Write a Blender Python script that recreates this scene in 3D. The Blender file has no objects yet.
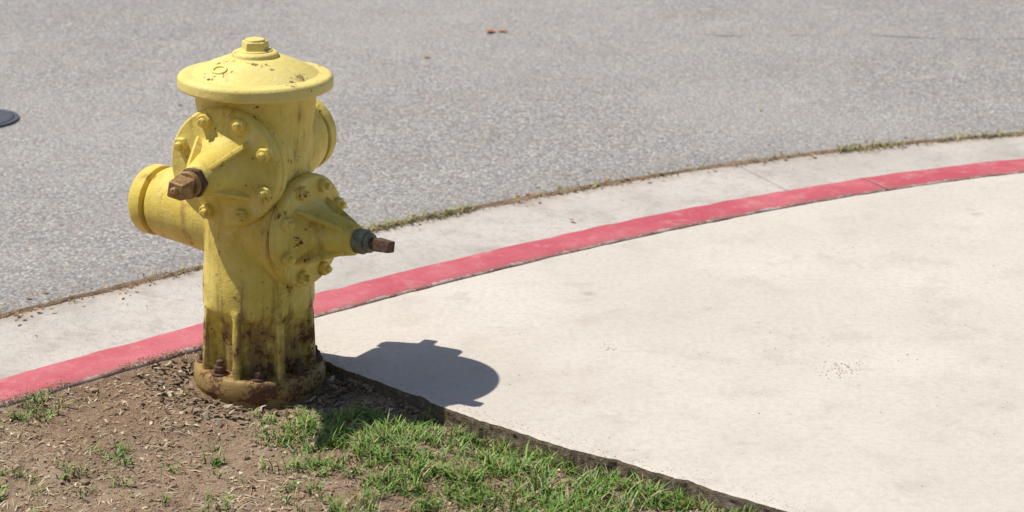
import bpy, bmesh, math, random
import numpy as np
from mathutils import Vector, Matrix, noise
random.seed(7)
S = bpy.context.scene
S.view_settings.view_transform='Standard'
S.view_settings.look='None'
S.view_settings.exposure=0

# ------------------------------------------------------------ node helpers
class NT:
    def __init__(s, name):
        s.mat=bpy.data.materials.new(name); s.mat.use_nodes=True
        s.t=s.mat.node_tree; s.n=s.t.nodes; s.l=s.t.links
        s.b=s.n['Principled BSDF']
    def new(s,ty,**k):
        nd=s.n.new(ty)
        for a,v in k.items(): setattr(nd,a,v)
        return nd
    def link(s,a,b): s.l.new(a,b)
    def inp(s,sock,v):
        if isinstance(v,bpy.types.NodeSocket): s.l.new(v,sock)
        else: sock.default_value=v
    def noise(s,co,scale,detail=4,rough=.55,dist=0):
        n=s.new('ShaderNodeTexNoise'); s.link(co,n.inputs['Vector'])
        n.inputs['Scale'].default_value=scale; n.inputs['Detail'].default_value=detail
        n.inputs['Roughness'].default_value=rough; n.inputs['Distortion'].default_value=dist
        return n.outputs['Fac']
    def vor(s,co,scale,out='Distance',feature='F1',rand=1):
        n=s.new('ShaderNodeTexVoronoi',feature=feature); s.link(co,n.inputs['Vector'])
        n.inputs['Scale'].default_value=scale; n.inputs['Randomness'].default_value=rand
        return n.outputs[out]
    def ss(s,v,a,b,lo=0.,hi=1.):
        n=s.new('ShaderNodeMapRange',interpolation_type='SMOOTHSTEP')
        s.inp(n.inputs['Value'],v)
        if a<b:
            n.inputs[1].default_value=a;n.inputs[2].default_value=b;n.inputs[3].default_value=lo;n.inputs[4].default_value=hi
        else:
            n.inputs[1].default_value=b;n.inputs[2].default_value=a;n.inputs[3].default_value=hi;n.inputs[4].default_value=lo
        return n.outputs[0]
    def m(s,op,a,b=0.,c=0.):
        n=s.new('ShaderNodeMath',operation=op)
        s.inp(n.inputs[0],a); s.inp(n.inputs[1],b); s.inp(n.inputs[2],c)
        return n.outputs[0]
    def mix(s,f,a,b,bt='MIX'):
        n=s.new('ShaderNodeMix',data_type='RGBA',blend_type=bt)
        s.inp(n.inputs[0],f)
        for sk,v in ((n.inputs[6],a),(n.inputs[7],b)):
            if isinstance(v,tuple) and len(v)==3: v=(*v,1)
            s.inp(sk,v)
        return n.outputs[2]
    def obj(s): return s.new('ShaderNodeTexCoord').outputs['Object']
    def uv(s): return s.new('ShaderNodeTexCoord').outputs['UV']
    def sep(s,co):
        n=s.new('ShaderNodeSeparateXYZ'); s.link(co,n.inputs[0]); return n.outputs
    def bump(s,h,dist,strength=1.,prev=None):
        n=s.new('ShaderNodeBump'); s.link(h,n.inputs['Height'])
        n.inputs['Distance'].default_value=dist; n.inputs['Strength'].default_value=strength
        if prev: s.link(prev,n.inputs['Normal'])
        return n.outputs[0]
    def out(s,col,rough=.8,normal=None,spec=.5,metal=0):
        if isinstance(col,tuple): col=(*col,1)
        s.inp(s.b.inputs['Base Color'],col); s.inp(s.b.inputs['Roughness'],rough)
        s.inp(s.b.inputs['Specular IOR Level'],spec); s.inp(s.b.inputs['Metallic'],metal)
        if normal: s.link(normal,s.b.inputs['Normal'])
        return s.mat

# ------------------------------------------------------------ materials
def mat_concrete(name, base, dark, light, seed=0., dirty=0.):
    k=NT(name); co=k.obj()
    mp=k.new('ShaderNodeMapping'); k.link(co,mp.inputs[0]); mp.inputs['Location'].default_value=(seed,seed*.7,0); c=mp.outputs[0]
    big=k.noise(c,1.3,4,.6,.3); mid=k.noise(c,7,6,.7); fine=k.noise(c,60,4,.7); gr=k.noise(c,300,2,.7)
    col=k.mix(k.ss(big,.35,.68),base,light)
    col=k.mix(k.ss(mid,.48,.72,0,.5),col,dark)
    col=k.mix(k.ss(fine,.4,.65,0,.35),col,dark)
    col=k.mix(k.ss(gr,.55,.72,0,.45),col,(.32,.275,.23))
    col=k.mix(k.ss(gr,.42,.27,0,.35),col,(.76,.72,.66))
    pit=k.vor(c,42)
    pits=k.m('MULTIPLY',k.ss(pit,.13,.06),k.ss(mid,.53,.6))
    col=k.mix(k.m('MULTIPLY',pits,.55),col,(.16,.14,.12))
    st=k.vor(c,3.1)
    stain=k.m('MULTIPLY',k.ss(k.m('ADD',st,k.m('MULTIPLY',mid,.12)),.15,.08),.45)
    col=k.mix(stain,col,(.27,.23,.19))
    h=k.m('ADD',k.m('MULTIPLY',fine,.5),k.m('MULTIPLY',gr,.35)); h=k.m('SUBTRACT',h,k.m('MULTIPLY',pits,.8))
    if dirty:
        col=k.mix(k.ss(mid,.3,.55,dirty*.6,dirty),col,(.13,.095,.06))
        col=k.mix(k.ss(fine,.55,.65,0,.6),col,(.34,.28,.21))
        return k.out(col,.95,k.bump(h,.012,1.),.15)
    return k.out(col,.9,k.bump(h,.0035,.6),.25)

M_walk=mat_concrete('sidewalk_concrete',(.545,.495,.43),(.42,.37,.315),(.62,.57,.505),3.3)
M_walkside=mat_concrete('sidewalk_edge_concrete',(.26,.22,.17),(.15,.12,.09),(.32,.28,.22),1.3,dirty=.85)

def mat_road():
    k=NT('worn_asphalt'); c=k.obj()
    big=k.noise(c,.8,4,.6,.4); mid=k.noise(c,5,5,.65)
    vc=k.new('ShaderNodeTexVoronoi'); k.link(c,vc.inputs['Vector']); vc.inputs['Scale'].default_value=100
    r=k.sep(vc.outputs['Color'])
    col=k.mix(k.ss(r[0],0,1),(.235,.223,.21),(.42,.40,.375))
    col=k.mix(k.ss(r[1],.84,.92,0,.65),col,(.62,.58,.52))
    col=k.mix(k.ss(r[2],.84,.92,0,.6),col,(.38,.27,.21))
    col=k.mix(k.ss(r[2],.14,.06,0,.6),col,(.12,.115,.11))
    col=k.mix(k.ss(vc.outputs['Distance'],.35,.65,0,.5),col,(.17,.16,.155))
    f=k.noise(c,45,4,.78); col=k.mix(k.ss(f,.52,.70,0,.5),col,(.17,.16,.15))
    col=k.mix(k.ss(f,.44,.28,0,.4),col,(.47,.44,.405))
    col=k.mix(k.ss(big,.35,.7,0,.4),col,(.385,.36,.335))
    col=k.mix(k.ss(mid,.5,.8,0,.35),col,(.24,.21,.185))
    col=k.mix(k.ss(mid,.45,.25,0,.35),col,(.44,.40,.36))
    h=k.m('ADD',k.m('MULTIPLY',vc.outputs['Distance'],-1.),k.m('MULTIPLY',f,.8))
    return k.out(col,.85,k.bump(h,.005,.7),.3)
M_road=mat_road()
def mat_plain(name,a,b,sc):
    k=NT(name); c=k.obj(); n=k.noise(c,sc,4,.7); return k.out(k.mix(k.ss(n,.35,.65),a,b),.95,k.bump(n,.004,.6),.1)
M_crack=mat_plain('crack_filler',(.12,.11,.10),(.22,.205,.19),60)

def mat_gutter():
    k=NT('gutter_concrete'); c=k.obj(); uv=k.sep(k.uv())
    big=k.noise(c,1.6,4,.6); mid=k.noise(c,8,6,.7); gr=k.noise(c,220,2,.7); fine=k.noise(c,45,4,.7)
    col=k.mix(k.ss(big,.35,.65),(.44,.405,.36),(.54,.50,.45))
    col=k.mix(k.ss(mid,.45,.75,0,.75),col,(.33,.29,.25))
    col=k.mix(k.ss(fine,.45,.7,0,.45),col,(.32,.285,.25))
    col=k.mix(k.ss(gr,.52,.75,0,.45),col,(.24,.21,.19))
    col=k.mix(k.ss(gr,.42,.25,0,.3),col,(.68,.66,.62))
    e=k.m('ADD',uv[1],k.m('MULTIPLY',k.m('SUBTRACT',mid,.5),.14))
    col=k.mix(k.ss(e,.73,.82,0,.5),col,(.31,.25,.19))
    col=k.mix(k.ss(e,.28,.17,0,.5),col,(.27,.24,.205))
    j=k.m('ABSOLUTE',k.m('SUBTRACT',k.m('FRACT',k.m('DIVIDE',k.m('ADD',uv[0],1.625),3.05)),.5))
    jm=k.ss(j,.0014,.0007)
    col=k.mix(k.m('MULTIPLY',jm,.35),col,(.14,.12,.1))
    h=k.m('SUBTRACT',k.m('ADD',gr,fine),k.m('MULTIPLY',jm,2.))
    return k.out(col,.9,k.bump(h,.003,.6),.25)
M_gutter=mat_gutter()

def mat_kerb():
    k=NT('red_kerb_paint'); c=k.obj(); uv=k.sep(k.uv())
    big=k.noise(c,2.2,4,.65); mid=k.noise(c,14,6,.75); fine=k.noise(c,75,5,.78); gr=k.noise(c,300,2,.6)
    red=k.mix(k.ss(big,.35,.68),(.44,.078,.102),(.53,.15,.17))
    red=k.mix(k.ss(mid,.48,.7,0,.65),red,(.56,.24,.24))
    red=k.mix(k.ss(mid,.42,.25,0,.6),red,(.36,.05,.07))
    red=k.mix(k.ss(fine,.42,.25,0,.6),red,(.27,.035,.05))
    red=k.mix(k.ss(fine,.55,.75,0,.6),red,(.64,.37,.35))
    conc=k.mix(mid,(.54,.48,.42),(.36,.31,.27))
    w=k.m('ADD',uv[1],k.m('ADD',k.m('MULTIPLY',k.m('SUBTRACT',mid,.5),.06),k.m('MULTIPLY',k.m('SUBTRACT',fine,.5),.04)))
    wear=k.m('MAXIMUM',k.ss(w,.010,.002),k.ss(k.m('ADD',fine,k.m('MULTIPLY',k.m('SUBTRACT',mid,.5),.35)),.645,.71))
    wear=k.m('MAXIMUM',wear,k.m('MULTIPLY',k.ss(w,.138,.15),k.ss(mid,.45,.55)))
    col=k.mix(k.m('MULTIPLY',wear,.85),red,conc)
    dirt=k.m('MULTIPLY',k.ss(w,.05,.0),k.ss(mid,.40,.58))
    col=k.mix(k.m('MULTIPLY',dirt,.6),col,(.20,.13,.095))
    col=k.mix(k.ss(gr,.58,.75,0,.4),col,(.25,.09,.09))
    j=k.m('ABSOLUTE',k.m('SUBTRACT',k.m('FRACT',k.m('DIVIDE',k.m('ADD',uv[0],1.625),3.05)),.5))
    jm=k.ss(j,.0014,.0007)
    col=k.mix(k.m('MULTIPLY',jm,.7),col,(.1,.06,.05))
    h=k.m('SUBTRACT',k.m('ADD',fine,k.m('MULTIPLY',mid,.6)),k.m('MULTIPLY',jm,2.)); h=k.m('SUBTRACT',h,k.m('MULTIPLY',wear,.4))
    return k.out(col,.8,k.bump(h,.003,.6),.25)
M_kerb=mat_kerb()

def mat_dirt():
    k=NT('dry_soil'); c=k.obj()
    big=k.noise(c,3,4,.6,.3); mid=k.noise(c,18,5,.7); fine=k.noise(c,90,4,.8); gr=k.noise(c,280,2,.7)
    col=k.mix(k.ss(big,.35,.65),(.29,.195,.125),(.41,.295,.20))
    col=k.mix(k.ss(mid,.45,.7,0,.8),col,(.20,.13,.08))
    col=k.mix(k.ss(fine,.5,.72,0,.7),col,(.50,.38,.275))
    col=k.mix(k.ss(fine,.45,.28,0,.85),col,(.12,.077,.047))
    col=k.mix(k.ss(gr,.58,.7,0,.6),col,(.52,.42,.31))
    col=k.mix(k.ss(gr,.4,.3,0,.6),col,(.09,.06,.04))
    h=k.m('ADD',k.m('ADD',mid,fine),k.m('MULTIPLY',gr,.7))
    return k.out(col,.95,k.bump(h,.012,.85),.15)
M_dirt=mat_dirt()

def mat_attr(name,rough=.7,spec=.3):
    k=NT(name); a=k.new('ShaderNodeAttribute',attribute_name='col')
    return k.out(a.outputs['Color'],rough,None,spec)
M_blade=mat_attr('grass_blades',.55,.3)
M_bits=mat_attr('plant_litter',.85,.15)
M_stone=mat_attr('soil_crumbs',.95,.1)

def mat_paint(name,rusty=0.,fade=0.,grime=0.):
    k=NT(name); c=k.obj(); z=k.sep(c)[2]
    big=k.noise(c,7,4,.6,.3); mid=k.noise(c,26,5,.7); fine=k.noise(c,110,4,.75); tiny=k.noise(c,330,2,.6)
    mp=k.new('ShaderNodeMapping'); k.link(c,mp.inputs[0]); mp.inputs['Scale'].default_value=(34,34,4.)
    streak=k.noise(mp.outputs[0],1,5,.65)
    col=k.mix(k.ss(big,.35,.65),(.66,.50,.082),(.72,.58,.15))
    col=k.mix(k.ss(mid,.45,.75,0,.5),col,(.56,.41,.07))
    lowm=k.ss(z,.48,.25,.30,.75)
    col=k.mix(k.m('MULTIPLY',k.ss(streak,.5,.70),lowm),col,(.42,.28,.06))
    col=k.mix(k.ss(fine,.55,.75,0,.5),col,(.80,.70,.36))
    col=k.mix(k.ss(mid,.46,.28,0,.5),col,(.80,.70,.34))
    if fade: col=k.mix(k.ss(mid,.3,.7,fade*.5,fade),col,(.83,.73,.34))
    low=k.ss(z,.36,.04)
    g=k.m('ADD',k.m('MULTIPLY',streak,.6),k.m('MULTIPLY',mid,.4))
    gm=k.m('MULTIPLY',k.ss(k.m('ADD',k.m('ADD',g,grime),k.m('MULTIPLY',low,.20)),.545,.72),.85)
    col=k.mix(gm,col,(.25,.15,.06))
    t=k.m('ADD',k.m('ADD',k.m('MULTIPLY',mid,.55),k.m('MULTIPLY',fine,.45)),k.m('ADD',k.m('MULTIPLY',low,.080),rusty))
    t=k.m('ADD',t,k.m('MULTIPLY',k.m('SUBTRACT',big,.5),.24))
    halo=k.ss(t,.59,.645); chip=k.ss(t,.627,.643)
    col=k.mix(k.m('MULTIPLY',halo,.6),col,(.36,.19,.055))
    rust=k.mix(fine,(.055,.025,.016),(.21,.095,.045))
    col=k.mix(chip,col,rust)
    rough=k.m('MAXIMUM',k.ss(mid,.3,.7,.48,.68),k.m('MULTIPLY',chip,.9))
    h=k.m('SUBTRACT',k.m('ADD',k.m('MULTIPLY',fine,.4),k.m('MULTIPLY',mid,.6)),k.m('MULTIPLY',chip,.4))
    h=k.m('ADD',h,k.m('MULTIPLY',tiny,.1))
    return k.out(col,rough,k.bump(h,.005,.7),.35)
M_paint=mat_paint('yellow_hydrant_paint',.012,0,.0)
M_paintcap=mat_paint('yellow_hydrant_paint_faded',.018,.4,-.02)
M_paintbase=mat_paint('yellow_hydrant_paint_rusty',.03,0,.13)

def mat_rust(name,a,b,c3,metal=0.,rough=.8):
    k=NT(name); c=k.obj(); n1=k.noise(c,60,5,.7); n2=k.noise(c,180,4,.7)
    col=k.mix(k.ss(n1,.35,.65),a,b); col=k.mix(k.ss(n2,.55,.7,0,.7),col,c3)
    return k.out(col,rough,k.bump(n2,.003,.7),.4,metal)
M_bronze=mat_rust('dirty_bronze',(.24,.13,.055),(.42,.26,.10),(.09,.05,.03),.3,.55)
M_iron=mat_rust('rusty_iron',(.06,.035,.025),(.14,.07,.04),(.30,.20,.09))
M_steel=mat_rust('grimy_packing_nut',(.13,.14,.11),(.24,.24,.15),(.06,.05,.04),.3,.5)
M_cover=mat_rust('cast_iron_lid',(.07,.075,.09),(.11,.115,.13),(.05,.045,.045),.2,.55)

# ------------------------------------------------------------ mesh helpers
def add_mesh(name,verts,faces,mats,parent=None,loc=(0,0,0),smooth=False,midx=None):
    me=bpy.data.meshes.new(name); me.from_pydata([tuple(v) for v in verts],[],faces); me.update()
    if not isinstance(mats,(list,tuple)): mats=[mats]
    for m in mats: me.materials.append(m)
    if midx: me.polygons.foreach_set('material_index',midx)
    if smooth: me.polygons.foreach_set('use_smooth',[True]*len(me.polygons))
    ob=bpy.data.objects.new(name,me); S.collection.objects.link(ob); ob.location=loc
    if parent: ob.parent=parent
    return ob

# ------------------------------------------------------------ kerb line (world metres)
KX=[-1.105,-.746,-.469,-.031,.237,.524,.831,1.152,1.558]
KY=[4.163,4.508,4.776,5.121,5.326,5.530,5.741,5.920,6.083]
pf=np.polyfit(KX,KY,3); dpf=np.polyder(pf)
xs=np.arange(-1.2,1.6,.02)
pts=[Vector((x,float(np.polyval(pf,x)))) for x in xs]
h0=math.atan(float(np.polyval(dpf,xs[0]))); h0=max(h0,math.radians(43))
h1=math.atan(float(np.polyval(dpf,xs[-1])))
pre=[]
for d in [45,30,20,14,10,7,5,3.5,2.5,2,1.6,1.2,.9,.6,.4,.2,.1]:
    pre.append(pts[0]-Vector((math.cos(h0),math.sin(h0)))*d)
post=[]; p=pts[-1].copy(); h=h1
while h>math.radians(-46):
    ds=.05; h-=ds/6.5; p=p+Vector((math.cos(h),math.sin(h)))*ds; post.append(p.copy())
for d in [1,2,5,10,20,40]:
    post.append(p+Vector((math.cos(h),math.sin(h)))*d)
path=pre+pts+post
N=len(path)
tan=[(path[min(i+1,N-1)]-path[max(i-1,0)]).normalized() for i in range(N)]
nor=[Vector((-t.y,t.x)) for t in tan]
sl=[0.]
for i in range(1,N): sl.append(sl[-1]+(path[i]-path[i-1]).length)
s_ref=sl[len(pre)]
sl=[s-s_ref for s in sl]

def loft(name,offs,mat,jit=0.):
    verts=[];faces=[];uvs=[]
    m=len(offs)
    for i in range(N):
        for (o,z) in offs:
            q=path[i]+nor[i]*o; zz=z
            if jit and z>-.03: zz+=jit*noise.noise((q.x*14,q.y*14,2.2)); q=q+nor[i]*jit*noise.noise((q.x*22,q.y*22,5.2))
            verts.append((q.x,q.y,zz)); uvs.append((sl[i],o))
    for i in range(N-1):
        for j in range(m-1):
            a=i*m+j; faces.append((a,a+m,a+m+1,a+1))
    ob=add_mesh(name,verts,faces,mat,smooth=False)
    uvl=ob.data.uv_layers.new(name='UVMap')
    for lp in ob.data.loops: uvl.data[lp.index].uv=uvs[lp.vertex_index]
    bm=bmesh.new(); bm.from_mesh(ob.data); bmesh.ops.recalc_face_normals(bm,faces=bm.faces)
    up=sum(f.normal.z*f.calc_area() for f in bm.faces)
    if up<0: bmesh.ops.reverse_faces(bm,faces=bm.faces)
    bm.to_mesh(ob.data); bm.free()
    ob.data.polygons.foreach_set('use_smooth',[True]*len(ob.data.polygons))
    ob.data.set_sharp_from_angle(angle=math.radians(50))
    return ob
loft('kerb',[(0,-.2),(0,-.006),(.004,-.001),(.01,0),(.05,.0005),(.10,.0005),(.135,0),(.147,-.005),(.154,-.016),(.172,-.15)],M_kerb,.003)
loft('gutter',[(.165,-.152),(.25,-.145),(.5,-.132),(.81,-.118),(.811,-.2)],M_gutter)
loft('road',[(.80,-.125),(.83,-.112),(1.0,-.108),(2,-.09),(4,-.05),(9,0.0),(14,-.05),(60,-.1)],M_road)
def road_z(o):
    O=[.8,.83,1.0,2,4,9,14,60];Z=[-.125,-.112,-.108,-.09,-.05,0,-.05,-.1]
    return float(np.interp(o,O,Z))
def dist_out(x,y):
    b=min(range(len(pre)-8,N-8),key=lambda i:(path[i].x-x)**2+(path[i].y-y)**2)
    return (Vector((x,y))-path[b]).dot(nor[b])

add_mesh('ground',[(-600,-600,-.26),(600,-600,-.26),(600,600,-.26),(-600,600,-.26)],[(0,1,2,3)],M_dirt)

edge_ctrl=[Vector((-.56,4.60)),Vector((-.385,4.395)),Vector((-.068,4.080)),Vector((.256,3.823)),Vector((.548,3.600)),Vector((1.5,2.80)),Vector((4.5,-.3)),Vector((30,-27))]
def slab_side(x,y):
    for a,b in zip(edge_ctrl[:5],edge_ctrl[1:6]):
        if min(a.x,b.x)-1e-6<=x<=max(a.x,b.x):
            d=(b-a).normalized(); return -( (Vector((x,y))-a).dot(Vector((-d.y,d.x))))
    return 1 if x<edge_ctrl[0].x else -1

# ------------------------------------------------------------ soil bed
K=Vector((-.60,float(np.polyval(pf,-.60)))); ci=min(range(N),key=lambda i:(path[i]-K).length); K=path[ci]
def kerb_dist(x,y):
    best=1e9;bi=0
    for i in range(len(pre)-6,len(pre)+80):
        d=(path[i].x-x)**2+(path[i].y-y)**2
        if d<best: best=d;bi=i
    return -(Vector((x,y))-path[bi]).dot(nor[bi])
def ss(a,b,x):
    t=min(1,max(0,(x-a)/(b-a))); return t*t*(3-2*t)
HX,HY=-.569,4.374
def gz(x,y,d=None):
    if d is None: d=kerb_dist(x,y)
    z=-.008-.027*ss(.0,.55,d)
    a=ss(0,.08,d)
    z+=a*.014*noise.noise((x*4.,y*4.,.3))+a*.006*noise.noise((x*17.,y*17.,1.3))
    z+=.003*noise.noise((x*55.,y*55.,2.1))+.0018*noise.noise((x*130.,y*130.,4.1))
    if x>-.45 and x<1.4: z-= .018*(1-ss(.0,.09,slab_side(x,y)))*ss(-.4,0.,x)*(.8+1.1*noise.noise((x*6,y*6,41)))
    r=math.hypot(x-HX,y-HY); z+= -.006*(1-ss(.15,.25,r))
    return z
def arr(parts):
    o=[]
    for a,b,st in parts:
        o+=list(np.arange(a,b,st))
    return o+[parts[-1][1]]
A=arr([(-42,-10,4),(-10,-3,.7),(-3,-1.3,.1),(-1.3,1.0,.0125)])
D=arr([(0,1.75,.0125),(1.75,3,.1),(3,8,.8),(8,32,4)])
verts=[];faces=[]
def path_at(a):
    s=sl[ci]+a
    lo,hi=0,N-1
    while hi-lo>1:
        m=(lo+hi)//2
        if sl[m]<=s: lo=m
        else: hi=m
    f=(s-sl[lo])/(sl[hi]-sl[lo])
    return path[lo].lerp(path[hi],f), nor[lo].lerp(nor[hi],f).normalized()
for a in A:
    P,n=path_at(a)
    for d in D:
        q=P-n*(d+.001); z=gz(q.x,q.y,d)
        if a>.25 and d<.5: z=min(z,-.02)
        verts.append((q.x,q.y,z))
m=len(D)
for i in range(len(A)-1):
    for j in range(m-1):
        q=i*m+j; faces.append((q,q+1,q+m+1,q+m))
so=add_mesh('soil',verts,faces,M_dirt,smooth=True)
if so.data.polygons[0].normal.z<0: so.data.flip_normals()

# ------------------------------------------------------------ sidewalk slab
k0=min(range(N),key=lambda i:(path[i]-Vector((-.575,4.68))).length)
edge=[]
for a,b in zip(edge_ctrl[:-1],edge_ctrl[1:]):
    L=(b-a).length; n=max(1,int(L/(.008 if L<1.5 else .5)))
    d=(b-a).normalized(); nn=Vector((-d.y,d.x))
    for i in range(n):
        q=a+(b-a)*(i/n)
        j=.008*noise.noise((q.x*9,q.y*9,5))+.005*noise.noise((q.x*35,q.y*35,7))+.003*noise.noise((q.x*110,q.y*110,8))
        c=noise.noise((q.x*13,q.y*13,9)); j+= .012*max(0,c-.25)/.3
        edge.append(q+nn*j)
edge.append(edge_ctrl[-1])
kedge=[]
for i in range(N-1,k0-1,-1):
    q=path[i]; g=.0045+.004*abs(noise.noise((q.x*11,q.y*11,1)))+.005*max(0,noise.noise((q.x*3,q.y*3,3)))
    kedge.append(q-nor[i]*g)
poly=edge+kedge
area=sum(poly[i].x*poly[(i+1)%len(poly)].y-poly[(i+1)%len(poly)].x*poly[i].y for i in range(len(poly)))/2
if area<0: poly.reverse()
n=len(poly)
def ring(ins,z,seed,jz=0.):
    out=[]
    for i in range(n):
        t=(poly[(i+2)%n]-poly[(i-2)%n]).normalized(); inn=Vector((-t.y,t.x))
        q=poly[i]
        k=ins*(1+.6*noise.noise((q.x*20,q.y*20,seed)))+jz*noise.noise((q.x*60,q.y*60,seed))
        r=q+inn*k; out.append((r.x,r.y,z))
    return out
R=[ring(.009,0,1),ring(.002,-.003,2),ring(0,-.009,3,.003),ring(-.001,-.018,6,.005),ring(-.002,-.03,7,.007),ring(-.003,-.045,9,.007),ring(-.003,-.14,4)]
verts=[v for r in R for v in r]
faces=[tuple(range(n))]; mid=[0]
for rr in range(len(R)-1):
    for i in range(n):
        a=rr*n+i;b=rr*n+(i+1)%n
        faces.append((a,a+n,b+n,b)); mid.append(0 if rr<1 else 1)
sw=add_mesh('sidewalk',verts,faces,[M_walk,M_walkside],midx=mid)
bm=bmesh.new(); bm.from_mesh(sw.data)
bmesh.ops.triangulate(bm,faces=[f for f in bm.faces if len(f.verts)>4])
bmesh.ops.recalc_face_normals(bm,faces=bm.faces)
if sum(f.normal.z*f.calc_area() for f in bm.faces)<0: bmesh.ops.reverse_faces(bm,faces=bm.faces)
bm.to_mesh(sw.data); bm.free()

def crack(name,ctrl,zf,w,seed):
    V=[];Fc=[];P=[]
    for a,b in zip(ctrl[:-1],ctrl[1:]):
        L=math.dist(a,b); nn_=max(2,int(L/.015))
        for i in range(nn_):
            t=i/nn_; P.append(Vector((a[0]+(b[0]-a[0])*t,a[1]+(b[1]-a[1])*t)))
    n_=len(P); Q=[]
    for i,p_ in enumerate(P):
        Q.append(p_+Vector((.05*noise.noise((p_.x*5,p_.y*5,seed))+.012*noise.noise((p_.x*30,p_.y*30,seed)),.05*noise.noise((p_.x*5,p_.y*5,seed+9))+.012*noise.noise((p_.x*30,p_.y*30,seed+5)))))
    for i in range(n_):
        t=(Q[min(i+1,n_-1)]-Q[max(i-1,0)]).normalized(); s_=Vector((-t.y,t.x)); ww=w*(.1+1.5*max(0,noise.noise((Q[i].x*6,Q[i].y*6,seed+3))+.15))*min(1,8*i/n_,8*(n_-1-i)/n_)
        for sgn in (-1,1):
            r=Q[i]+s_*ww*sgn; V.append((r.x,r.y,zf(r.x,r.y)))
    for i in range(n_-1): Fc.append((2*i,2*i+1,2*i+3,2*i+2))
    ob=add_mesh(name,V,Fc,M_crack)
    if ob.data.polygons and ob.data.polygons[0].normal.z<0: ob.data.flip_normals()
crack('road_crack',[(.65,8.58),(1.0,8.53),(1.4,8.60),(1.75,8.52),(2.3,8.5)],lambda x,y:road_z(dist_out(x,y))+.003,.006,3)

# ------------------------------------------------------------ batches of small things
class Batch:
    def __init__(s): s.v=[];s.f=[];s.c=[]
    def build(s,name,mat,smooth=False):
        ob=add_mesh(name,s.v,s.f,mat,smooth=smooth)
        at=ob.data.color_attributes.new('col','FLOAT_COLOR','POINT')
        at.data.foreach_set('color',[q for c in s.c for q in (*c,1)])
        return ob
def blade(B,x,y,z,h,w,az,lean,col,curl=1.):
    base=Vector((x,y,z)); side=Vector((-math.sin(az),math.cos(az),0))*w*.5; f=Vector((math.cos(az),math.sin(az),0))
    i0=len(B.v); seg=3
    for k in range(seg):
        t=k/seg; c=base+Vector((0,0,h*t*(1-.25*lean*t)))+f*(lean*h*t*t*curl)
        ww=1-.55*t
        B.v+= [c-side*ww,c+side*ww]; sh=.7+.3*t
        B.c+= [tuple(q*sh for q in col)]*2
    c=base+Vector((0,0,h*(1-.25*lean)))+f*(lean*h*curl)
    B.v.append(c); B.c.append(col)
    for k in range(seg-1):
        a=i0+2*k; B.f.append((a,a+1,a+3,a+2))
    a=i0+2*(seg-1); B.f.append((a,a+1,a+2))
def gcol():
    r=random.random()
    if r<.62: c=(random.uniform(.12,.20),random.uniform(.23,.34),random.uniform(.03,.06))
    elif r<.84: c=(random.uniform(.2,.3),random.uniform(.33,.41),random.uniform(.06,.10))
    else: c=(random.uniform(.42,.56),random.uniform(.37,.46),random.uniform(.18,.25))
    return c
G=Batch()
patches=[(-.40,4.10,.12,1.3),(-.32,4.04,.15,1.7),(-.22,3.95,.17,1.4),(-.10,3.84,.18,1.25),(.03,3.82,.16,1.2),(.14,3.78,.14,1.2),(.02,3.68,.2,1.0),(.24,3.68,.14,1.1),
 (.35,3.62,.12,1.1),(-.24,3.76,.19,.9),(-.52,4.12,.07,.7),(-.46,4.08,.08,.9),(.25,3.5,.25,.8),(-.1,3.45,.3,.8),(.5,3.4,.25,.9),(-.38,3.92,.10,.8),
 (-1.036,4.17,.07,1.2),(-.83,3.85,.07,1.),(-.62,3.93,.08,.7),(-1.04,3.77,.11,1.),(-.5,3.6,.2,.5),(-1.2,3.5,.3,.7),(-.86,3.72,.07,.9),(-.47,3.86,.07,.5),(-1.10,4.02,.04,.5),(-.83,3.98,.04,.7)]
for (px,py,pr,dn) in patches:
    nclump=int(pr*pr*3.14*dn*1500)+2
    for _ in range(nclump):
        r=pr*math.sqrt(random.random())*1.15; a=random.random()*6.283
        cx=px+r*math.cos(a); cy=py+r*math.sin(a)
        if noise.noise((cx*13,cy*13,3.))+.5*noise.noise((cx*30,cy*30,6.))<-.10+.3*(r/pr) - .38*(dn-.6): continue
        fall=1-.45*(r/pr)
        tall=random.uniform(.020,.055)*fall
        for k in range(random.randint(5,11)):
            x=cx+random.gauss(0,.008); y=cy+random.gauss(0,.008)
            if kerb_dist(x,y)<.02 or slab_side(x,y)<.006 or math.hypot(x-HX,y-HY)<.155: continue
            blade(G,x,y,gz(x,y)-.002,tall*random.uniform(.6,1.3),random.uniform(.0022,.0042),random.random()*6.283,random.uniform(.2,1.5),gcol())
for _ in range(1100):
    i=random.randint(1,3)
    a,b=edge_ctrl[i],edge_ctrl[i+1]
    q=a.lerp(b,random.random()); d=(b-a).normalized(); nn=Vector((d.y,-d.x))
    q=q+nn*(.012+abs(random.gauss(0,.02)))
    if q.x<-.2 or noise.noise((q.x*9,q.y*9,1))<-.05: continue
    blade(G,q.x,q.y,gz(q.x,q.y)-.002,random.uniform(.02,.05),random.uniform(.002,.004),random.random()*6.283,random.uniform(.2,1.2),gcol())
G.build('grass',M_blade)

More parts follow.
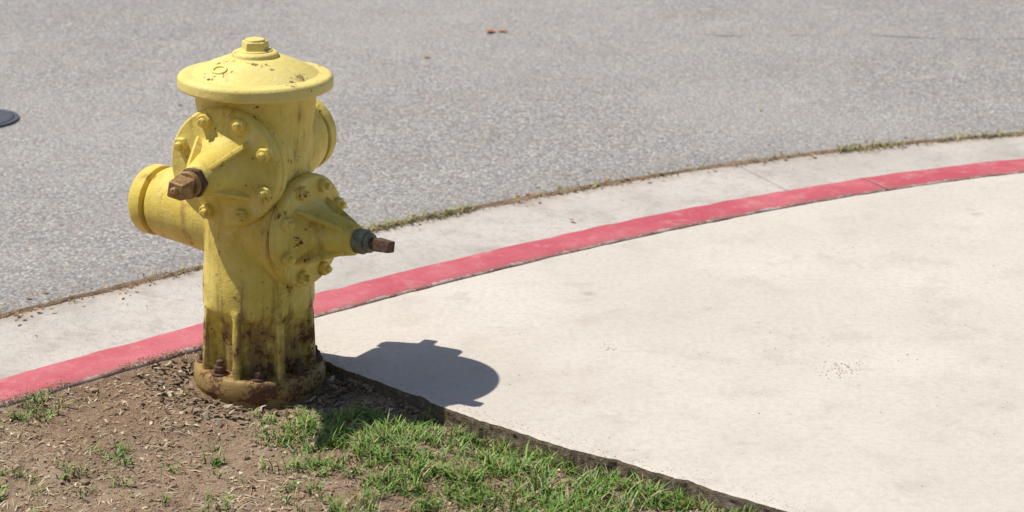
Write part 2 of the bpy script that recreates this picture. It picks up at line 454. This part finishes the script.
W=Batch()
def at_off(i,f,o):
    q=path[i].lerp(path[i+1],f)+nor[i]*o; return q
for _ in range(5600):
    i=random.randint(len(pre)-8,len(pre)+len(pts)+25); f=random.random()
    q=at_off(i,f,.815+random.gauss(0,.016))
    dens=0.02+.12*(noise.noise((q.x*3,q.y*3,6))>.1)
    if -.55<q.x<-.12: dens=.8+.5*noise.noise((q.x*9,q.y*9,2))
    if q.x>1.1: dens=.6+.7*noise.noise((q.x*7,q.y*7,2))
    if random.random()>dens: continue
    c=random.choice([(.26,.30,.08),(.36,.35,.11),(.48,.42,.18),(.20,.26,.06),(.45,.38,.2)])
    blade(W,q.x,q.y,-.118,random.uniform(.010,.030),random.uniform(.003,.005),random.random()*6.283,random.uniform(.4,1.6),c)
W.build('seam_weeds',M_blade)

L=Batch()
tans=[(.57,.46,.31),(.47,.35,.22),(.36,.24,.15),(.66,.58,.43),(.22,.13,.08),(.38,.26,.15)]
def straw(B,x,y,z,ln,w,col,tilt=.25):
    az=random.random()*6.283; el=random.uniform(-tilt,tilt)
    f=Vector((math.cos(az),math.sin(az),math.sin(el)))*ln*.5; s=Vector((-math.sin(az),math.cos(az),random.uniform(-.4,.4)))*w*.5
    c=Vector((x,y,z+abs(f.z)*.8+.001)); bend=Vector((0,0,random.uniform(0,.15)*ln))+s*random.uniform(-2,2)
    i=len(B.v); B.v+=[c-f-s,c-f+s,c+bend+s,c+bend-s,c+f+s*.6,c+f-s*.6]; B.c+=[col]*6
    B.f+=[(i,i+1,i+2,i+3),(i+3,i+2,i+4,i+5)]
cnt=0
while cnt<9500:
    x=random.uniform(-1.5,.8); y=random.uniform(3.2,4.75)
    if kerb_dist(x,y)<.01 or slab_side(x,y)<.006 or math.hypot(x-HX,y-HY)<.15: continue
    if noise.noise((x*6,y*6,11))<random.uniform(-.6,.35): continue
    cnt+=1
    c=random.choice(tans); b=random.uniform(.6,1.1); c=tuple(q*b for q in c)
    if random.random()<.62: straw(L,x,y,gz(x,y),random.uniform(.006,.030)*(2.4 if random.random()<.012 else 1),random.uniform(.001,.0024),c)
    else: straw(L,x,y,gz(x,y),random.uniform(.004,.012),random.uniform(.003,.008),c,.6)
for _ in range(600):
    a=random.random()*6.283; r=.155+abs(random.gauss(0,.06)); x=HX+r*math.cos(a); y=HY+r*math.sin(a)
    if kerb_dist(x,y)<.01 or slab_side(x,y)<.006: continue
    b=random.uniform(.3,.8); c=random.choice(tans); straw(L,x,y,gz(x,y)+.002,random.uniform(.008,.022),random.uniform(.004,.011),tuple(q*b for q in c),.7)
L.build('plant_litter',M_bits)
C=Batch()
ico=bmesh.new(); bmesh.ops.create_icosphere(ico,subdivisions=1,radius=1); iv=[v.co.copy() for v in ico.verts]; iff=[tuple(v.index for v in f.verts) for f in ico.faces]; ico.free()
def crumb(B,x,y,z,r,col):
    i=len(B.v); sc=Vector((random.uniform(.7,1.3),random.uniform(.7,1.3),random.uniform(.45,.9)))*r; ph=random.random()*50
    ang=random.random()*6.28; ca,sa=math.cos(ang),math.sin(ang)
    for v in iv:
        q=Vector((v.x*sc.x,v.y*sc.y,v.z*sc.z))*(1+.35*noise.noise(v*1.7+Vector((ph,0,0))))
        B.v.append((x+q.x*ca-q.y*sa,y+q.x*sa+q.y*ca,z+q.z)); B.c.append(col)
    B.f+=[tuple(i+k for k in f) for f in iff]
cnt=0
while cnt<7500:
    x=random.uniform(-1.45,.8); y=random.uniform(3.3,4.75)
    if kerb_dist(x,y)<.003 or slab_side(x,y)<.002 or math.hypot(x-HX,y-HY)<.15: continue
    cnt+=1
    r=.0012+.0038*random.random()**3+(.007*random.random() if random.random()<.018 else 0)
    b=random.uniform(.55,1.25); c=(.33*b,.235*b,.16*b)
    if random.random()<.06: c=(.46*b,.40*b,.33*b)
    crumb(C,x,y,gz(x,y)+r*.2,r,c)
for _ in range(1400):
    a=random.uniform(-1.1,-.02); P,nn=path_at(a); q=P+nn*abs(random.gauss(0,.014)); b=random.uniform(.6,1.2)
    if noise.noise((q.x*7,q.y*7,31))<-.15: continue
    crumb(C,q.x,q.y,.0008,random.uniform(.0006,.0022),(.31*b,.21*b,.14*b))
for _ in range(450):
    i=random.randint(0,3);a,b2=edge_ctrl[i],edge_ctrl[i+1]; q=a.lerp(b2,random.random()); d=(b2-a).normalized()
    q=q+Vector((-d.y,d.x))*(.010+abs(random.gauss(0,.022))); b=random.uniform(.7,1.3)
    if math.hypot(q.x-HX,q.y-HY)<.15: continue
    crumb(C,q.x,q.y,.0003,random.uniform(.0005,.0013),(.33*b,.26*b,.19*b))
for _ in range(2200):
    i=random.randint(0,3);a,b2=edge_ctrl[i],edge_ctrl[i+1]; q=a.lerp(b2,random.random()); d=(b2-a).normalized()
    q=q-Vector((-d.y,d.x))*(abs(random.gauss(0,.008))); b=random.uniform(.5,1.2)
    if noise.noise((q.x*8,q.y*8,21))<.05: continue
    crumb(C,q.x,q.y,gz(q.x,q.y)+random.uniform(0,.012),random.uniform(.002,.006),(.30*b,.215*b,.14*b))
for i in range(k0,len(pre)+len(pts)+10):
    for _ in range(5):
        q=path[i].lerp(path[i+1],random.random())-nor[i]*random.uniform(0,.008); b=random.uniform(.3,.8)
        if noise.noise((q.x*5,q.y*5,12))<-.05: continue
        crumb(C,q.x,q.y,-.004,random.uniform(.0015,.0038),(.2*b,.14*b,.1*b))
for i in range(len(pre)-8,len(pre)+len(pts)+30):
    dn=int(11+17*noise.noise((path[i].x*4,path[i].y*4,8))) if i>=len(pre) else 60
    for _ in range(max(2,dn)):
        q=at_off(i,random.random(),.812+random.gauss(0,.012)); b=random.uniform(.7,1.4)
        crumb(C,q.x,q.y,-.115,random.uniform(.001,.0036),(.36*b,.26*b,.17*b))
    for _ in range(3):
        q=at_off(i,random.random(),.81-abs(random.gauss(0,.08))); b=random.uniform(.7,1.2)
        crumb(C,q.x,q.y,-.122,random.uniform(.0008,.002),(.30*b,.24*b,.17*b))
for cx,cy,sg,nn_ in [(.73,4.39,.028,80),(.22,4.51,.008,10),(1.0,5.0,.5,40),(.4,4.6,.5,40)]:
    for _ in range(nn_):
        b=random.uniform(.6,1.2); crumb(C,cx+random.gauss(0,sg),cy+random.gauss(0,sg),.0005,random.uniform(.0006,.0019),(.34*b,.24*b,.16*b))
C.build('soil_crumbs',M_stone)

verts=[];faces=[]
rng=range(len(pre)-12,len(pre)+len(pts)+60)
for i in rng:
    w=.004+.012*max(0,.3+noise.noise((path[i].x*7,path[i].y*7,4)))
    for o,z in ((.812-w,-.121),(.812,-.1095),(.812+w,-.1125)):
        q=path[i]+nor[i]*(o+.006*noise.noise((path[i].x*20,path[i].y*20,o*9))); verts.append((q.x,q.y,z+.002))
for k in range(len(rng)-1):
    for j in range(2):
        a=k*3+j; faces.append((a,a+3,a+4,a+1))
so2=add_mesh('seam_soil',verts,faces,M_dirt,smooth=True)
if so2.data.polygons[0].normal.z<0: so2.data.flip_normals()

F=Batch()
def leaf(B,x,y,z,s,col):
    az=random.random()*6.28; f=Vector((math.cos(az),math.sin(az),0)); sd=Vector((-f.y,f.x,0)); i=len(B.v)
    c=Vector((x,y,z+.002))
    for t,w in ((-1,0),(-.6,.35),(0,.5),(.6,.3),(1,0)):
        zz=Vector((0,0,s*.25*t*t))
        B.v+=[c+f*s*t+sd*s*w+zz+Vector((0,0,s*w*.5)),c+f*s*t+zz,c+f*s*t-sd*s*w+zz+Vector((0,0,s*w*.4))]; B.c+=[col]*3
    for k in range(4):
        a=i+k*3; B.f+=[(a,a+1,a+4,a+3),(a+1,a+2,a+5,a+4)]
for (x,y,s,c) in [(-.09,8.58,.034,(.45,.22,.09)),(-.04,8.59,.026,(.4,.2,.09)),(-.34,8.1,.02,(.4,.25,.1)),(.18,5.98,.012,(.35,.2,.1)),(-1.2,7.3,.012,(.3,.2,.1)),(.9,7.3,.012,(.35,.25,.12)),(.05,6.22,.014,(.38,.2,.08)),(.3,6.38,.014,(.42,.24,.1)),(-.85,5.5,.012,(.4,.28,.15))]:
    dd_=dist_out(x,y); zr=road_z(dd_) if dd_>.82 else -.125
    leaf(F,x,y,zr,s,c)
for _ in range(170):
    i=random.randint(len(pre),len(pre)+len(pts)); q=at_off(i,.5,.81+random.gauss(0,.03)); b=random.uniform(.5,1)
    leaf(F,q.x,q.y,-.112,random.uniform(.004,.011),(.50*b,.29*b,.14*b))
for _ in range(45):
    i=random.randint(len(pre),len(pre)+len(pts)); q=at_off(i,.5,1.0+random.random()*3.2); b=random.uniform(.4,1)
    leaf(F,q.x,q.y,road_z(dist_out(q.x,q.y)),random.uniform(.004,.009),(.45*b,.32*b,.18*b))
F.build('fallen_leaves',M_bits)

# ------------------------------------------------------------ hydrant
E=bpy.data.objects.new('fire_hydrant',None); S.collection.objects.link(E); E.location=(HX,HY,-.03); E.empty_display_size=.3
E.rotation_euler=(0,math.radians(1.3),0)
def frame(d):
    d=Vector(d).normalized(); up=Vector((0,0,1))
    if abs(d.z)>.99: x=Vector((1,0,0))
    else: x=up.cross(d).normalized()
    y=d.cross(x); return x,y,d
def lathe_data(prof,org=(0,0,0),d=(0,0,1),seg=64,rot=0.):
    x,y,dd=frame(d); org=Vector(org); V=[];Fc=[]
    for (a,r) in prof:
        for k in range(seg):
            t=2*math.pi*k/seg+rot; V.append(org+dd*a+x*(r*math.cos(t))+y*(r*math.sin(t)))
    for i in range(len(prof)-1):
        for k in range(seg):
            k2=(k+1)%seg; Fc.append((i*seg+k,i*seg+k2,(i+1)*seg+k2,(i+1)*seg+k))
    Fc.append(tuple(range(seg-1,-1,-1))); Fc.append(tuple((len(prof)-1)*seg+k for k in range(seg)))
    return V,Fc
def part(name,datas,mat,bevel=.0025,remesh=0,sm=0):
    V=[];Fc=[]
    for v,f in datas:
        o=len(V); V+=v; Fc+=[tuple(o+i for i in q) for q in f]
    ob=add_mesh(name,V,Fc,mat,parent=E)
    bm=bmesh.new(); bm.from_mesh(ob.data); bmesh.ops.recalc_face_normals(bm,faces=bm.faces); bm.to_mesh(ob.data); bm.free()
    if remesh:
        md=ob.modifiers.new('r','REMESH'); md.mode='VOXEL'; md.voxel_size=remesh; md.use_smooth_shade=True
        md=ob.modifiers.new('s','SMOOTH'); md.factor=.5; md.iterations=sm
    elif bevel:
        md=ob.modifiers.new('b','BEVEL'); md.width=bevel; md.segments=3; md.limit_method='ANGLE'; md.angle_limit=math.radians(32)
    ob.data.polygons.foreach_set('use_smooth',[True]*len(ob.data.polygons))
    if bevel and not remesh:
        ob.data.set_sharp_from_angle(angle=math.radians(60))
    return ob
def prism(p0,p1,p2,p3,th,normal):
    nn=Vector(normal).normalized()*th/2; P=[Vector(p) for p in (p0,p1,p2,p3)]
    V=[p-nn for p in P]+[p+nn for p in P]
    return V,[(0,1,2,3),(7,6,5,4),(0,4,5,1),(1,5,6,2),(2,6,7,3),(3,7,4,0)]
aD=Vector((.86,-.51,0)).normalized(); bD=Vector((-.37,-.93,0)).normalized()
zA,zB=.384,.538
oA=Vector((0,0,zA)); oB=Vector((0,0,zB))
body=[]
body.append(lathe_data([(.02,.098),(.13,.099),(.165,.106),(.20,.124),(.25,.124),(.30,.119),(.45,.118),(.60,.122),(.65,.130),(.695,.130)]))
body.append(lathe_data([(0,.112),(.095,.112)],oA,aD))
body.append(lathe_data([(0,.118),(.105,.116)],oB,bD))
body.append(lathe_data([(0,.098),(.10,.096),(.16,.088),(.255,.080)],oA,-aD))
body.append(lathe_data([(0,.104),(.10,.102),(.16,.092),(.175,.088)],oB,-bD))
for k in range(8):
    t=math.radians(22.5+45*k)+.1; r=Vector((math.cos(t),math.sin(t),0)); tn=Vector((-r.y,r.x,0))
    body.append(prism(r*.09+Vector((0,0,.03)),r*.137+Vector((0,0,.03)),r*.127+Vector((0,0,.205)),r*.09+Vector((0,0,.215)),.018,tn))
part('barrel',body,M_paint,remesh=.0042,sm=5)
part('base_flange',[lathe_data([(-.04,.146),(-.01,.147),(.0,.143),(.012,.1425),(.018,.148),(.045,.1475),(.055,.142),(.058,.105)],seg=96)],M_paintbase,.003)
bolts=[];
for k in range(8):
    t=math.radians(45*k)+.1; r=Vector((math.cos(t),math.sin(t),0))
    bolts.append(lathe_data([(.055,.019),(.060,.019)],r*.122,seg=20)); bolts.append(lathe_data([(.058,.0145),(.076,.0145)],r*.122,seg=6,rot=k)); bolts.append(lathe_data([(.07,.008),(.088,.0075)],r*.122,seg=12))
part('base_bolts',bolts,M_iron,.0015)
part('bonnet',[lathe_data([(.672,.128),(.680,.140),(.684,.160),(.688,.1675),(.708,.1675),(.714,.163),(.716,.155),(.716,.136),(.724,.124),(.737,.098),(.747,.072),(.753,.05)],seg=128),
  lathe_data([(.748,.052),(.760,.050),(.764,.044)],seg=64)],M_paintcap,.0025)
part('operating_cap_nut',[lathe_data([(.762,.032),(.785,.030)],seg=5,rot=.4),lathe_data([(.783,.022),(.790,.021)],seg=24),lathe_data([(.762,.038),(.767,.037)],seg=32)],M_paintcap,.002)
def emboss():
    V=[];Fc=[];ns=28
    c=Vector((-.068,-.075,0))
    rad=c.normalized(); tg=Vector((-rad.y,rad.x,0))
    for k in range(ns):
        t=2*math.pi*k/ns
        for w in (.70,1.0):
            q=c+tg*(math.cos(t)*.021*w)+rad*(math.sin(t)*.013*w); rr=q.length
            zz=.716+(.140-rr)*.50 if rr<.138 else .716
            V.append(Vector((q.x,q.y,zz+.0035))); V.append(Vector((q.x,q.y,zz-.004)))
    for k in range(ns):
        a=k*4;b=((k+1)%ns)*4
        Fc+=[(a,b,b+2,a+2),(a,a+1,b+1,b),(a+2,b+2,b+3,a+3)]
    return V,Fc
part('bonnet_mark',[emboss()],M_paintcap,.001)
def valve(nm,o,d,d0,seedrot,bronze,RR=.1245):
    x,y,dd=frame(d)
    ds=[lathe_data([(d0,RR-.006),(d0+.004,RR-.0005),(d0+.020,RR-.0005),(d0+.024,RR-.0045)],o,d,96),
        lathe_data([(d0+.0245,RR-.0025),(d0+.028,RR),(d0+.042,RR),(d0+.048,RR-.0045),(d0+.050,.085),(d0+.054,.074),(d0+.060,.066),(d0+.085,.052),(d0+.15,.037),(d0+.165,.034),(d0+.169,.030)],o,d,96)]
    for k in range(4):
        t=math.radians(45+90*k)+seedrot; r=x*math.cos(t)+y*math.sin(t); tn=dd.cross(r)
        ds.append(prism(o+dd*(d0+.045)+r*.03,o+dd*(d0+.045)+r*.090,o+dd*(d0+.150)+r*.040,o+dd*(d0+.16)+r*.02,.010,tn))
    part(nm+'_cover',ds,M_paint,.002)
    bl=[]
    for k in range(8):
        t=math.radians(22.5+45*k); r=x*math.cos(t)+y*math.sin(t)
        bl.append(lathe_data([(d0+.046,.0165),(d0+.062,.016)],o+r*(RR-.0225),d,6,rot=k*.7)); bl.append(lathe_data([(d0+.06,.0085),(d0+.072,.007)],o+r*(RR-.0225),d,12))
        bl.append(lathe_data([(d0-.016,.014),(d0+.002,.015)],o+r*(RR-.0185),d,6,rot=k*.5))
    part(nm+'_bolts',bl,M_paint,.002)
    if bronze:
        part(nm+'_gland',[lathe_data([(d0+.165,.031),(d0+.172,.033),(d0+.184,.033)],o,d,6),lathe_data([(d0+.184,.023),(d0+.195,.023)],o,d,24)],M_iron,.002)
        part(nm+'_stem',[lathe_data([(d0+.19,.029),(d0+.206,.0295)],o,d,24),lathe_data([(d0+.204,.029),(d0+.25,.024)],o,d,4,rot=.6),lathe_data([(d0+.245,.010),(d0+.258,.008)],o,d,16)],M_bronze,.003)
    else:
        part(nm+'_gland',[lathe_data([(d0+.165,.028),(d0+.196,.028)],o,d,6),lathe_data([(d0+.196,.022),(d0+.208,.021)],o,d,24)],M_steel,.002)
        part(nm+'_stem',[lathe_data([(d0+.20,.013),(d0+.222,.013)],o,d,24),lathe_data([(d0+.218,.020),(d0+.258,.017)],o,d,4,rot=.6)],M_iron,.002)
valve('side_valve',oA,aD,.097,.0,False)
valve('front_valve',oB,bD,.098,.0,True,.130)
def outlet(nm,o,d,d0,R0):
    part(nm+'_flange',[lathe_data([(d0-.03,R0-.004),(d0-.026,R0+.004),(d0-.008,R0+.004),(d0-.004,R0-.002)],o,d,80)],M_paint,.002)
    ds=[lathe_data([(d0,R0-.006),(d0+.004,R0+.008),(d0+.030,R0+.008),(d0+.040,R0+.002),(d0+.044,R0-.012),(d0+.040,R0-.018),(d0+.050,.035),(d0+.054,.02)],o,d,80)]
    ds.append(lathe_data([(d0+.05,.019),(d0+.084,.017)],o,d,5))
    part(nm+'_cap',ds,M_paint,.002)
outlet('hose_outlet',oA,-aD,.268,.072)
outlet('rear_hose_outlet',oB,-bD,.180,.082)

VC=bpy.data.objects.new('valve_cover',None); S.collection.objects.link(VC); VC.location=(-1.88,7.06,road_z(dist_out(-1.88,7.06))+.002)
ld=lathe_data([(-.02,.13),(.006,.13),(.0075,.118),(.004,.116),(.004,.02)],seg=64)
o=add_mesh('lid',ld[0],ld[1],M_cover,parent=VC,smooth=False)
rb=lathe_data([(-.02,.15),(.004,.15),(.005,.134),(-.02,.133)],seg=64)
add_mesh('rim',rb[0],rb[1][:-2],M_cover,parent=VC)

# ------------------------------------------------------------ light
sd=Vector((.372,-.060,-.70)).normalized()
sun=bpy.data.lights.new('sun','SUN'); sun.energy=5.0; sun.angle=math.radians(.53); sun.color=(1,.955,.88)
so_=bpy.data.objects.new('sun',sun); S.collection.objects.link(so_); so_.rotation_euler=sd.to_track_quat('-Z','Y').to_euler(); so_.location=(-4,4,8)
w=bpy.data.worlds.new('World'); S.world=w; w.use_nodes=True
nt=w.node_tree; bg=nt.nodes['Background']; sk=nt.nodes.new('ShaderNodeTexSky'); sk.sky_type='NISHITA'; sk.sun_disc=False
sk.sun_elevation=math.asin(-sd.z); sk.sun_rotation=math.atan2(-sd.x,-sd.y)
nt.links.new(sk.outputs[0],bg.inputs[0]); bg.inputs[1].default_value=.09

# ------------------------------------------------------------ camera
cam=bpy.data.cameras.new('camera'); co=bpy.data.objects.new('camera',cam); S.collection.objects.link(co); S.camera=co
co.location=(0,0,1.65); co.rotation_euler=(math.radians(90-17.5),0,0)
cam.sensor_width=36; cam.lens=72.77; cam.clip_end=2000; cam.clip_start=.05
cam.dof.use_dof=True; cam.dof.focus_distance=4.45; cam.dof.aperture_fstop=5.6
